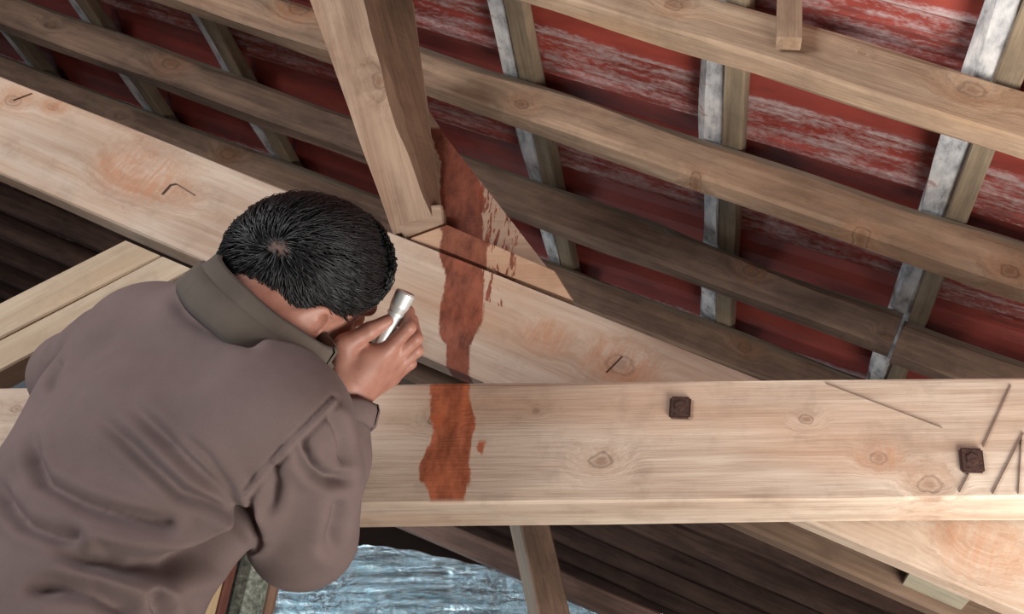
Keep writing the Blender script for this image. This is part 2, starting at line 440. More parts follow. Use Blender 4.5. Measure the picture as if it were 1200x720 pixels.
# ---- floor and far gable wall
FLOOR = -0.80
fl = tag(empty('floor', (0, 3, FLOOR)), kind='structure')
for k in range(18):
    bm = timber_bm(9.0, 0.03, 0.38, 0.004, 0.002, 1.0, k * 1.7)
    m = Matrix.Translation((-6.0, -1.6 + k * 0.53, FLOOR - 0.015))
    bm2 = bmesh.new(); bm.free()
    bm = timber_bm(9.0, 0.03, 0.52, 0.004, 0.002, 1.0, k * 1.7)
    bm2.free()
    bm_obj('plank', bm, M['far_wood'], fl, m)
M['gable'] = plain('gable_plaster', srgb(84, 66, 60), 0.9, 0, 0.3, 6, 0.3)
bm = bmesh.new(); bmesh.ops.create_cube(bm, size=1)
o = bm_obj('wall_back', bm, M['gable'], None, Matrix.Translation((-1.5, 7.75, 1.4)) @ Matrix.Diagonal((9.5, 0.15, 4.6, 1)))
tag(o, kind='structure')

# ------------------------------------------------------------------ the truss in front
YB, YP = 1.40, 1.51
BEAM_TOP, BEAM_BOT = ((0, 455), (1200, 443)), ((0, 597), (1200, 583))
A, B, bh = px_line(YB, BEAM_TOP, BEAM_BOT, (0.5, 0.5)); bmw = frame(A, B)
kn = []
for px, py, r, s, h in ((704, 540, .011, 1, .1), (1090, 568, .012, .9, .1), (945, 492, .007, .9, .0), (1030, 537, .009, .7, .25), (628, 482, .004, .8, 0), (512, 493, .009, 1, 0), (20, 480, .006, .8, 0)):
    x, z = local_px(bmw, px, py, YB); kn.append((x, z, r, s, h))
beam_stain = [(443, 504, 551), (470, 503, 552), (490, 503, 559), (510, 505, 554), (530, 498, 553), (548, 490, 553), (562, 491, 551), (575, 498, 548), (587, 503, 546)]
M['beam'] = wood('tie_beam_pine', srgb(212, 193, 174), srgb(158, 131, 111), kn, [(beam_stain, YB, 1, None), ([(517, 558, 572), (526, 556, 570), (533, 562, 568)], YB, 8, None)], srgb(188, 96, 56), orange=srgb(186, 146, 118), grain=1.1, dirt=0.22, dirt_col=srgb(140, 116, 98))
beam = timber('tie_beam', A, B, bh, 0.105, M['beam'], chamf=0.004, wob=0.0025)
tag(beam, 'pale horizontal tie beam with brown water stain and two rusty bolts', 'beam')
M['rust'] = plain('rusty_iron', srgb(74, 50, 42), 0.85, 0.3, 0.45, 160, 0.6)
M['mark'] = plain('pencil_graphite', srgb(112, 90, 78), 0.9)
for bx, by, s in ((797, 479, 0.0335), (1138, 541, 0.036)):
    c = UY(bx, by, YB)
    bm = bmesh.new(); bmesh.ops.create_cube(bm, size=1)
    for v in bm.verts: v.co = Vector((v.co.x * s, v.co.y * .010, v.co.z * s * 1.08))
    bmesh.ops.bevel(bm, geom=bm.edges[:], offset=.003, segments=2, affect='EDGES')
    w = bm_obj('bolt_plate', bm, M['rust'], beam, Matrix.Translation(c + Vector((0, -.003, 0))) @ Matrix.Rotation(.04, 4, 'Y'))
    bm = bmesh.new(); bmesh.ops.create_cone(bm, cap_ends=True, segments=6, radius1=s * .30, radius2=s * .26, depth=.003)
    bm_obj('bolt_head', bm, M['rust'], w, Matrix.Translation(c + Vector((0, -.0090, 0))) @ Matrix.Rotation(math.pi / 2, 4, 'X'))
def scratch(a, b, Y, parent, w=0.0011):
    P, Q = UY(*a, Y), UY(*b, Y); m = frame(P + Vector((0, -.0026, 0)), Q + Vector((0, -.0026, 0)))
    bm_obj('pencil_line', timber_bm((Q - P).length, w, .006, .0001, 0.0004, .02, a[0] * .1), M['mark'], parent, m)
scratch((1184, 452), (1152, 524), YB, beam, .0016); scratch((1135, 556), (1124, 577), YB, beam, .0016)
scratch((1199, 508), (1163, 579), YB, beam, .0016); scratch((1197, 512), (1193, 579), YB, beam, .0011)
scratch((968, 450), (1104, 502), YB, beam, .0003)

# principal rafter: two planks with a gap, packed apart by blocks
P_TOP, P_BOT = ((0, 88), (890, 445)), ((0, 217), (890, 570.5))
A, B, ph = px_line(YP, P_TOP, P_BOT, (0.7, 1.0)); pmw = frame(A, B)
kn = []
for px, py, r, s, h in ((160, 202, .022, .15, .55), (205, 228, .014, .25, .25), (727, 428, .017, .7, .55), (640, 395, .012, .0, .5), (15, 118, .012, .7, .4), (62, 125, .008, .5, .4), (1150, 640, .02, .1, .35)):
    x, z = local_px(pmw, px, py, YP); kn.append((x, z, r, s, h))
p_stain = [(280, 510, 566), (300, 515, 565), (330, 520, 568), (350, 518, 568), (375, 513, 567), (390, 514, 561), (405, 521, 552), (432, 523, 553), (450, 526, 550)]
p_drip = [(285, 560, 606), (300, 560, 606), (335, 566, 603), (352, 568, 600), (362, 590, 601)]
M['principal'] = wood('principal_plank_pine', srgb(208, 189, 170), srgb(164, 136, 114), kn, [(p_stain, YP, 2, None), (p_drip, YP, 3, 0.55)], srgb(140, 62, 36), orange=srgb(186, 144, 112), grain=1.0, dirt=0.2, dirt_col=srgb(140, 116, 98))
prin = timber('principal_rafter', A, B, ph, 0.046, M['principal'], chamf=0.004, wob=0.003)
tag(prin, 'broad pale sloping plank crossing behind the tie beam, orange knots and water stain', 'rafter')
for pts in (((190, 228), (200, 217)), ((200, 217), (207, 216)), ((207, 216), (228, 229)), ((710, 437), (729, 418)), ((16, 118), (38, 110))):
    for a, b in zip(pts, pts[1:]): scratch(a, b, YP, prin, .0016)
up = Vector((-(B - A).normalized().z, 0, (B - A).normalized().x)); ax = (B - A).normalized()
M['back_plank'] = wood('back_plank_pine', srgb(126, 102, 84), srgb(84, 66, 54), dirt=0.5)  # shadow behind the front plank is put into this darker wood colour
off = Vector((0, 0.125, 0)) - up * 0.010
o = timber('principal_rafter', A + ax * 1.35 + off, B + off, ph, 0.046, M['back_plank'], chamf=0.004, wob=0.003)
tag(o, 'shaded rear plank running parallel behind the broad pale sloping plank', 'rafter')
for s_px in ((1135, 600),):
    c = UY(*s_px, YP); t = (c - A).dot(ax)
    P = A + ax * t + Vector((0, 0.047, 0))
    o = timber('packing_block', P - ax * .05 - up * .004, P + ax * .05 - up * .004, ph * .9, 0.077, M['grey_wood'], chamf=0.003)
    tag(o, 'grey packing block between the twin sloping planks, ' + 'by right edge', 'wood block', 'packing blocks in the twin rafter')
# slanting board end in the lower right corner
o = timber('grey_board', UY(1165, 800, 1.75), UY(1212, 680, 1.75), 0.07, 0.04, M['grey_wood'])
tag(o, 'grey board end standing in the lower right corner under the sloping plank', 'board')

# brace of two planks from the lower left, cut off along the underside of the sloping plank
low = UY(0, 217, YP), UY(890, 570.5, YP); cn = up
M['brace'] = wood('brace_pine', srgb(210, 192, 168), srgb(178, 156, 130), grain=0.8, orange=srgb(186, 154, 120))
YBR = 1.512
for nm, top, bot, lab in (('u', ((0, 355), (155, 277)), ((0, 396.5), (200, 293)), 'upper plank of the pale brace rising from the left edge'),
                          ('l', ((0, 398.5), (200, 295)), ((0, 432), (250, 305)), 'lower plank of the pale brace, half hidden by the left shoulder')):
    A2, B2, h2 = px_line(YBR, top, bot, (0.5, 0.45))
    o = timber('brace_plank', A2, B2, h2, 0.055, M['brace'], cuts=[(low[0] - up * .0015, up)], chamf=0.0025, wob=0.0015)
    tag(o, lab, 'brace', 'planks of the brace')

# strut standing on the sloping plank, turned so that two faces show, its front edge waney
M['strut'] = wood('strut_pine', srgb(186, 158, 134), srgb(132, 104, 84), [(0.32, .0, .012, .8, 0)], dirt=0.30, orange=srgb(150, 110, 82))
M['wane'] = wood('strut_shaded_side', srgb(146, 114, 92), srgb(94, 72, 58), dirt=0.45, dirt_col=srgb(62, 48, 42))  # darker strut wood for the wane and the right side, shade painted in
YS = 1.50
S0, S1 = UY(489, 268, YS + .03), UY(413, -30, 1.36)
def strut():
    L = (S1 - S0).length; mw = frame(S0, S1); bm = bmesh.new(); rings = []; n = 40
    for i in range(n + 1):
        x = L * i / n; s = i / n
        hw = 0.046 + 0.050 * s; dp = 0.034 + .12 * s
        # local z points to image left for this upward axis; the front edge wanders from the right side to the middle
        e = -0.034 + 0.026 * min(1, max(0, (s - 0.03) / 0.35)) + 0.004 * noise.noise(Vector((x * 9, 1, 0)))
        wv = 0.006 + 0.012 * math.exp(-((s - 0.42) / 0.2) ** 2) + 0.006 * abs(noise.noise(Vector((x * 14, 3, 2))))
        sec = [(0.0, hw), (dp, hw), (dp, -hw), (0.030 + .10 * s, -hw), (0.004 + wv * .6, e - wv), (0.0, e)]
        rings.append([bm.verts.new((x, y, z + .0015 * noise.noise(Vector((x * 8, j, 4))))) for j, (y, z) in enumerate(sec)])
    for a, b in zip(rings, rings[1:]):
        for j in range(6): bm.faces.new((a[j], a[(j + 1) % 6], b[(j + 1) % 6], b[j]))
    bm.faces.new(rings[0]); bm.faces.new(rings[-1])
    bm.faces.ensure_lookup_table()
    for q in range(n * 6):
        if q % 6 in (3, 4): bm.faces[q].material_index = 1        # waney edge, and the right face with its shade in the colour
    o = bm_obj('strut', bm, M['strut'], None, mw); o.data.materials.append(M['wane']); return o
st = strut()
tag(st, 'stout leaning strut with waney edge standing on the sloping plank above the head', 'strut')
o = prism_px('strut_foot', YS + .025, [(456, 243), (518, 239), (520, 261), (476, 277), (463, 265)], 0.038, M['strut'], st)

# gusset and cleat at the strut's foot
g_stain = [(150, 500, 538), (190, 515, 552), (215, 515, 566), (240, 515, 566), (268, 515, 566), (300, 515, 566)]
g_drip = [(215, 560, 592), (235, 560, 612), (262, 560, 615), (280, 566, 612), (330, 585, 606)]
M['gusset'] = wood('gusset_board', srgb(186, 158, 136), srgb(148, 118, 98), (), [(g_stain, 1.565, 4, None), (g_drip, 1.565, 5, 0.52)], srgb(116, 48, 28), grain=0.7)
o = prism_px('gusset', 1.565, [(500, 125), (522, 160), (600, 260), (672, 352), (640, 342), (500, 286)], 0.05, M['gusset'], chamf=.002)
tag(o, 'triangular gusset board with dark red drips right of the strut', 'gusset')
c_stain = [(255, 515, 570), (275, 516, 572), (300, 512, 572), (330, 520, 570)]
c_drip = [(262, 560, 606), (300, 570, 606), (345, 570, 606)]
M['cleat'] = wood('cleat_strip', srgb(212, 178, 148), srgb(176, 138, 110), (), [(c_stain, 1.525, 6, None), (c_drip, 1.525, 7, 0.52)], srgb(128, 62, 40), grain=0.7)
o = prism_px('cleat', 1.525, [(480, 279), (524, 263), (650, 317), (672, 352), (600, 325), (520, 293)], 0.038, M['cleat'], chamf=.002)
tag(o, 'thin wedge-shaped cleat between the strut foot and the sloping plank', 'cleat')

# short upright nailed to the nearest rafter at the top
Yq = Y1 - 0.038
o = timber('short_post', UY(925, 44, Yq), UY(927, -90, Yq), 0.046, 0.031, M['rafter_pale'], chamf=.002)
tag(o, 'short pale upright piece against the nearest rafter at the top edge', 'post')

# timbers of the next truss, seen under the tie beam
o = timber_px('far_truss_rafter', 3.1, ((455, 583), (700, 687)), ((455, 612), (700, 716)), 0.05, M['far_wood'], ext=(2.0, 0.6))
tag(o, 'dark sloping timber of the next truss behind the foil', 'rafter')
o = timber('far_strut', UY(655, 740, 2.75), UY(615, 560, 2.75), 0.088, 0.10, M['rafter_dark'], ydir=(-0.45, 1, 0))
tag(o, 'brown leaning strut beneath the tie beam in front of the foil', 'strut')

# posts under the man's arm
M['post_pale'] = wood('pale_ladder_wood', srgb(206, 184, 148), srgb(160, 134, 100))
M['post_red'] = plain('dark_red_paint', srgb(96, 56, 46), 0.6, 0, 0.25)
def mottled():
    t = NT('mottled_galvanised'); o = t.obj()
    n = t.noise(o, 120, 5, 0.7)
    t.l.new(t.ramp(n, [(0.35, srgb(70, 76, 70)), (0.55, srgb(128, 136, 126)), (0.7, srgb(176, 182, 172))]), t.b.inputs['Base Color'])
    t.b.inputs['Roughness'].default_value = 0.6; t.b.inputs['Metallic'].default_value = 0.2; return t.m
M['mottled'] = mottled()

# ------------------------------------------------------------------ foil insulation bundle
def foil_mat():
    t = NT('crinkled_foil'); o = t.obj()
    n = t.noise(t.vmath('MULTIPLY', o, (6, 6, 44)), 1.0, 6, 0.65, 0.6)
    n2 = t.noise(o, 60, 4, 0.6)
    t.l.new(t.ramp(n2, [(0.3, srgb(176, 206, 216)), (0.6, srgb(222, 240, 246))]), t.b.inputs['Base Color'])
    t.b.inputs['Metallic'].default_value = 1.0; t.b.inputs['Roughness'].default_value = 0.17
    t.bump(t.math('ADD', n, t.math('MULTIPLY', n2, 0.35)), 1.0, 0.045); return t.m
M['foil'] = foil_mat()
def foil():
    tops = [(200, 628), (330, 634), (430, 636), (480, 641), (530, 652), (600, 667), (650, 684), (720, 700), (800, 722), (900, 760)]
    nx, nz = 150, 90; V = []; FF = []
    def top(x):
        for (a, b), (c, d) in zip(tops, tops[1:]):
            if a <= x <= c: return b + (d - b) * (x - a) / (c - a)
    for i in range(nx + 1):
        x = 200 + 700 * i / nx; T = UY(x, top(x), 3.35)
        T.z += .008 * noise.noise(Vector((x * .05, 0, 0)))
        prof = []
        for k in range(nz + 1):
            s = k / nz
            if s < 0.18: p = Vector((T.x, T.y + .42 * (1 - s / .18) + .03, T.z - .05 * (1 - s / .18) ** 2 - .01))
            else:
                q = (s - .18) / .82; p = Vector((T.x, T.y - .30 * q ** 0.8, T.z + (FLOOR + .003 - T.z) * q))
            q = noise.fractal(Vector((p.x * 4, p.z * 16, 2.0)), 0.8, 2.1, 4)
            q2 = noise.noise(Vector((p.x * 1.7 + p.z * 3, p.z * 4, 9)))
            p.y += (.020 * q + .03 * q2) * (1 if .16 < s < .97 else .4)
            prof.append(p)
        V += prof
    st = nz + 1
    for i in range(nx):
        for k in range(nz): FF.append((i * st + k, i * st + k + 1, (i + 1) * st + k + 1, (i + 1) * st + k))
    o = mesh_obj('foil_blanket', V, FF, M['foil'], smooth=True)
    m = o.modifiers.new('thickness', 'SOLIDIFY'); m.thickness = .006; m.offset = 1
    return o
fo = foil(); tag(fo, 'crinkled silver foil insulation blanket below the tie beam', 'insulation')
V = []; FF = []
seam = [UY(x, y, 3.28) for x, y in ((583, 663), (600, 676), (620, 692), (634, 706), (644, 722), (650, 745))]
M['foil_tape'] = plain('foil_tape', srgb(225, 235, 240), 0.3, 0.9)
for i, p in enumerate(seam):
    for a in range(6): V.append(p + Vector((math.cos(a * math.pi / 3) * .005, -.05 + math.sin(a * math.pi / 3) * .004, 0)))
for i in range(len(seam) - 1):
    for a in range(6): FF.append((i * 6 + a, i * 6 + (a + 1) % 6, i * 6 + 6 + (a + 1) % 6, i * 6 + 6 + a))
mesh_obj('seam', V, FF, M['foil_tape'], fo, smooth=True)

# ------------------------------------------------------------------ implicit surfaces for the figure
class Field:
    def __init__(s, lo, hi, h):
        s.lo = np.array(lo, float); s.h = h
        s.n = np.ceil((np.array(hi) - s.lo) / h).astype(int) + 1
        s.F = np.full(s.n, 0.5, np.float32)
        s.ax = [(s.lo[i] + h * np.arange(s.n[i])).astype(np.float32) for i in range(3)]
    def win(s, lo, hi):
        a = np.maximum(0, np.floor((np.array(lo) - s.lo) / s.h).astype(int)); b = np.minimum(s.n, np.ceil((np.array(hi) - s.lo) / s.h).astype(int) + 1)
        if np.any(b <= a): return None, None
        sl = tuple(slice(a[i], b[i]) for i in range(3))
        return sl, np.meshgrid(*[s.ax[i][sl[i]] for i in range(3)], indexing='ij', sparse=True)
    def put(s, sl, d, k, op):
        A = s.F[sl]
        if op == 'sub':
            d = -d
            h = np.clip(0.5 - 0.5 * (A - d) / k, 0, 1); s.F[sl] = A + (d - A) * h + k * h * (1 - h)
        else:
            h = np.clip(0.5 + 0.5 * (A - d) / k, 0, 1); s.F[sl] = A + (d - A) * h - k * h * (1 - h)
    def cone(s, a, b, r1, r2, k=0.02, op='add'):
        a = np.array(a); b = np.array(b); R = max(r1, r2) + k + 3 * s.h
        sl, g = s.win(np.minimum(a, b) - R, np.maximum(a, b) + R)
        if sl is None: return
        ba = b - a; L2 = float(ba @ ba) + 1e-12
        t = np.clip(((g[0] - a[0]) * ba[0] + (g[1] - a[1]) * ba[1] + (g[2] - a[2]) * ba[2]) / L2, 0, 1)
        d = np.sqrt((g[0] - a[0] - t * ba[0]) ** 2 + (g[1] - a[1] - t * ba[1]) ** 2 + (g[2] - a[2] - t * ba[2]) ** 2) - (r1 + (r2 - r1) * t)
        s.put(sl, d.astype(np.float32), k, op)
    def ell(s, c, axes, r, k=0.02, op='add'):
        c = np.array(c); R = max(r) + k + 3 * s.h
        sl, g = s.win(c - R, c + R)
        if sl is None: return
        q = []
        for a, rr in zip(axes, r):
            q.append(((g[0] - c[0]) * a[0] + (g[1] - c[1]) * a[1] + (g[2] - c[2]) * a[2]) / rr)
        k0 = np.sqrt(q[0] ** 2 + q[1] ** 2 + q[2] ** 2); k1 = np.sqrt((q[0] / r[0]) ** 2 + (q[1] / r[1]) ** 2 + (q[2] / r[2]) ** 2) + 1e-6
        s.put(sl, (k0 * (k0 - 1) / k1).astype(np.float32), k, op)
    def mesh(s):
        Fv = s.F; I = Fv < 0
        n = Fv.shape
        c = np.zeros((n[0] - 1, n[1] - 1, n[2] - 1), np.int8)
        for dx in (0, 1):
            for dy in (0, 1):
                for dz in (0, 1): c += I[dx:n[0] - 1 + dx, dy:n[1] - 1 + dy, dz:n[2] - 1 + dz]
        ids = np.argwhere((c > 0) & (c < 8)); num = len(ids)
        idx = np.full(c.shape, -1, np.int64); idx[tuple(ids.T)] = np.arange(num)
        acc = np.zeros((num, 3)); cnt = np.zeros(num)
        cor = [(dx, dy, dz) for dx in (0, 1) for dy in (0, 1) for dz in (0, 1)]
        for a in cor:
            for ax in range(3):
                if a[ax]: continue
                b = list(a); b[ax] = 1
                fa = Fv[tuple((ids + a).T)]; fb = Fv[tuple((ids + b).T)]
                m = (fa < 0) != (fb < 0)
                t = fa / np.where(m, fa - fb, 1)
                p = np.array(a, float)[None].repeat(num, 0); p[:, ax] += t
                acc[m] += p[m]; cnt[m] += 1
        V = s.lo + (ids + acc / cnt[:, None]) * s.h
        faces = []
        for ax in range(3):
            u, v = (ax + 1) % 3, (ax + 2) % 3
            sh = [slice(None)] * 3; s0 = list(sh); s1 = list(sh); s0[ax] = slice(0, -1); s1[ax] = slice(1, None)
            d = I[tuple(s0)] != I[tuple(s1)]
            e = np.argwhere(d); e = e[(e[:, u] > 0) & (e[:, v] > 0) & (e[:, u] < n[u] - 1) & (e[:, v] < n[v] - 1)]
            def cell(du, dv):
                q = e.copy(); q[:, u] -= du; q[:, v] -= dv; return idx[tuple(q.T)]
            quad = np.stack([cell(1, 1), cell(0, 1), cell(0, 0), cell(1, 0)], 1)
            flip = ~I[tuple(e.T)]
            quad[flip] = quad[flip][:, ::-1]
            faces.append(quad)
        return V, np.concatenate(faces)
def vnormals(V, Q):
    a = V[Q[:, 2]] - V[Q[:, 0]]; b = V[Q[:, 3]] - V[Q[:, 1]]; fn = np.cross(a, b)
    N = np.zeros_like(V)
    for j in range(4): np.add.at(N, Q[:, j], fn)
    return N / (np.linalg.norm(N, axis=1, keepdims=True) + 1e-12)
def relax(V, Q, it=1, lam=0.5):
    for _ in range(it):
        S = np.zeros_like(V); C = np.zeros(len(V))
        for j in range(4):
            a, b = Q[:, j], Q[:, (j + 1) % 4]
            np.add.at(S, a, V[b]); np.add.at(C, a, 1); np.add.at(S, b, V[a]); np.add.at(C, b, 1)
        V = V + lam * (S / C[:, None] - V)
    return V

def W(px, py, d): return np.array(U(px, py, d))

# ---- key points of the pose
SH_R, EL_R, WR_R = W(340, 505, 1.18), W(357, 632, 1.27), W(404, 470, 1.335)
SH_L, EL_L, WR_L = W(140, 412, 1.32), W(95, 440, 1.42), W(230, 452, 1.44)
NECK = W(285, 385, 1.25)
HC = W(361, 317, 1.32)
def camvec(x, y, z): return (CAMR * x + CAMU * y + CAMB * z)
hu = camvec(.485, .667, .55).normalized(); hf = camvec(.61, .18, -.77); hf = (hf - hu * hf.dot(hu)).normalized(); hr = hf.cross(hu)
hf, hr = hf * math.cos(.36) + hr * math.sin(.36), hr * math.cos(.36) - hf * math.sin(.36)
hf, hu = hf * math.cos(.42) - hu * math.sin(.42), hu * math.cos(.42) + hf * math.sin(.42)
hu, hf, hr = np.array(hu), np.array(hf), np.array(hr)
def H(f, r, u): return HC + hf * f + hr * r + hu * u
HAX = (hf, hr, hu)

# ---- skin: head, neck, arm and hand as one continuous surface
def build_skin():
    pts = np.array([H(.13, 0, 0), H(-.12, 0, 0), H(0, .1, 0), H(0, -.1, 0), H(0, 0, .12), H(0, 0, -.15), SH_R, EL_R, WR_R, NECK, W(490, 370, 1.42), W(300, 470, 1.2), SH_L])
    fld = Field(pts.min(0) - .07, pts.max(0) + .07, 0.0026)
    # skull and face
    fld.ell(H(-.004, 0, .004), HAX, (.095, .074, .088), .01)
    fld.ell(H(.030, 0, -.045), HAX, (.066, .063, .075), .03)
    fld.ell(H(.052, 0, -.088), HAX, (.040, .044, .034), .03)            # jaw and chin
    fld.cone(H(.02, .052, -.085), H(.07, .015, -.112), .017, .016, .02); fld.cone(H(.02, -.052, -.085), H(.07, -.015, -.112), .017, .016, .02)
    fld.cone(H(.088, .032, .008), H(.092, -.032, .008), .013, .013, .015)   # brow
    fld.cone(H(.093, 0, -.008), H(.118, 0, -.043), .008, .012, .012)        # nose
    for s in (1, -1):
        fld.ell(H(.109, .012 * s, -.047), HAX, (.009, .008, .007), .006)
        fld.ell(H(.072, .046 * s, -.038), HAX, (.02, .018, .016), .02)      # cheekbone
        fld.ell(H(.091, .031 * s, -.012), HAX, (.013, .015, .009), .008, 'sub')
        fld.ell(H(.080, .031 * s, -.012), HAX, (.012, .012, .012), .003)    # eyeball
    fld.cone(H(.098, .02, -.074), H(.098, -.02, -.074), .006, .006, .006); fld.cone(H(.095, .017, -.085), H(.095, -.017, -.085), .006, .006, .006)
    fld.ell(H(.104, 0, -.0795), HAX, (.008, .024, .0018), .003, 'sub')
    # ears: rim, lobe, hollow
    for s in (1, -1):
        c = H(-.004, .084 * s, -.012)
        ea = hf * 1.0 + hr * .05 * s; ea /= np.linalg.norm(ea)
        eb = np.cross(hu, ea); 
        fld.ell(c + hr * s * .004, (ea, hu, eb), (.0215, .035, .0085), .006)
        fld.ell(H(.002, .0935 * s, -.008), (ea, hu, eb), (.0130, .0235, .0100), .003, 'sub')
        fld.cone(H(.008, .083 * s, -.030), H(.012, .079 * s, -.038), .006, .007, .006)
        fld.cone(H(.012, .080 * s, -.010), H(.013, .080 * s, -.022), .0045, .0045, .004)
        fld.cone(H(-.006, .094 * s, .004), H(-.002, .093 * s, -.022), .0034, .003, .004)
    # neck, shoulders
    fld.cone(H(-.030, -.006, -.06), NECK - hr * .010, .048, .053, .02)
    fld.cone(NECK, W(270, 460, 1.24), .06, .07, .05); fld.cone(W(310, 450, 1.23), SH_R, .055, .045, .04); fld.cone(W(240, 445, 1.30), SH_L, .045, .045, .04)
    fld.cone(SH_R, EL_R, .045, .040, .03); fld.cone(EL_R, WR_R, .042, .0265, .02)
    # hand: palm, four fingers, thumb
    wr = WR_R
    mcp = [W(455, 409, 1.352), W(461, 420, 1.371), W(463, 432, 1.390), W(459, 443, 1.406)]
    base = [W(414, 452, 1.338), W(417, 455, 1.346), W(419, 458, 1.353), W(419, 462, 1.358)]
    for i in range(4):
        fld.cone(base[i], mcp[i], .0185, .0125, .014)
    fld.cone(wr, W(428, 436, 1.350), .025, .023, .015)
    fld.cone(W(408, 446, 1.332), W(430, 418, 1.345), .021, .018, .016)
    # fingers close round the torch; they curl up and over, away from the viewer
    fing = [([mcp[0], W(479, 384, 1.350), W(478, 366, 1.372), W(464, 366, 1.386)], (.0115, .0100, .0090, .0078)),
            ([mcp[1], W(487, 397, 1.372), W(482, 376, 1.392), W(464, 377, 1.400)], (.0115, .0100, .0092, .0080)),
            ([mcp[2], W(488, 411, 1.394), W(482, 391, 1.412), W(463, 391, 1.414)], (.0110, .0096, .0088, .0078)),
            ([mcp[3], W(481, 426, 1.412), W(476, 408, 1.425), W(460, 406, 1.424)], (.0100, .0086, .0078, .0070))]
    for P, R in fing:
        for a, b, r1, r2 in zip(P, P[1:], R, R[1:]): fld.cone(a, b, r1, r2, .0035)
    th = [W(404, 438, 1.330), W(405, 404, 1.326), W(433, 388, 1.334), W(455, 376, 1.345)]
    for a, b, r1, r2 in zip(th, th[1:], (.019, .0145, .0115), (.0145, .0115, .0090)): fld.cone(a, b, r1, r2, .006)
    V, Q = fld.mesh(); V = relax(V, Q, 1, .4)
    return V, Q
def skin_mat():
    t = NT('skin'); o = t.obj()
    n = t.noise(o, 35, 4, .6); n2 = t.noise(o, 220, 3, .6)
    c = t.mix(t.mapr(n, .3, .7), srgb(156, 106, 90), srgb(182, 132, 114))
    t.l.new(c, t.b.inputs['Base Color']); t.b.inputs['Roughness'].default_value = .5
    t.b.inputs['Subsurface Weight'].default_value = .15; t.b.inputs['Subsurface Scale'].default_value = .01
    t.b.inputs['Subsurface Radius'].default_value = (1, .35, .2)
    t.bump(n2, .15, .001); return t.m
M['skin'] = skin_mat()
V, Q = build_skin()
base_o = Vector((float(NECK[0]) - .25, float(NECK[1]) - .12, FLOOR))
person = mesh_obj('person', V - np.array(base_o), Q, M['skin'], None, Matrix.Translation(base_o), smooth=True)
tag(person, 'person in brown jacket leaning over the beam, seen from behind, holding a small torch', 'person')

# ---- jacket
FOLDS = [   # polyline in the photo, depth (m), half width (px)
    ([(150, 470), (190, 510), (235, 555), (262, 580), (288, 604)], .009, 9),
    ([(112, 486), (150, 520), (185, 553), (212, 578), (250, 592), (286, 606)], .010, 9),
    ([(200, 500), (240, 535), (268, 570), (288, 600)], .006, 8),
    ([(36, 500), (40, 540), (52, 565), (95, 588), (140, 603), (195, 615)], .010, 10),
    ([(-5, 560), (8, 590), (30, 615), (60, 626), (90, 630)], .010, 10),
    ([(58, 640), (100, 655), (150, 666), (200, 667), (245, 652), (275, 630), (292, 612)], .022, 15),
    ([(105, 634), (125, 648), (170, 655), (215, 652), (258, 632), (288, 608)], .009, 9),
    ([(25, 692), (70, 688), (110, 694), (150, 715)], .012, 14),
    ([(175, 690), (182, 708), (195, 725)], .012, 10),
    ([(205, 340), (212, 362), (238, 380), (272, 392), (295, 400)], .006, 12),
    ([(228, 345), (250, 362), (280, 378)], .006, 8),
    ([(352, 508), (356, 535), (368, 553), (385, 562), (402, 560)], .010, 9),
    ([(400, 585), (396, 610), (388, 640)], .008, 12),
    ([(290, 575), (296, 600), (303, 632)], .010, 7),
    ([(318, 540), (322, 565), (318, 590)], .006, 9),
    ([(70, 420), (62, 438), (60, 455)], .006, 8),
    ([(385, 480), (398, 500), (404, 520), (402, 540)], .008, 8),
]
SEAM = [(392, 470), (360, 502), (330, 532), (305, 558), (290, 578)]
def pdist(X, Y, pl):
    best = np.full(X.shape, 1e9)
    tpar = np.zeros(X.shape)
    n = len(pl) - 1
    for i, ((a, b), (c, d)) in enumerate(zip(pl, pl[1:])):
        ux, uy = c - a, d - b; L = ux * ux + uy * uy
        t = np.clip(((X - a) * ux + (Y - b) * uy) / L, 0, 1)
        r = np.hypot(X - a - t * ux, Y - b - t * uy)
        m = r < best; best[m] = r[m]; tpar[m] = (i + t[m]) / n
    return best, tpar
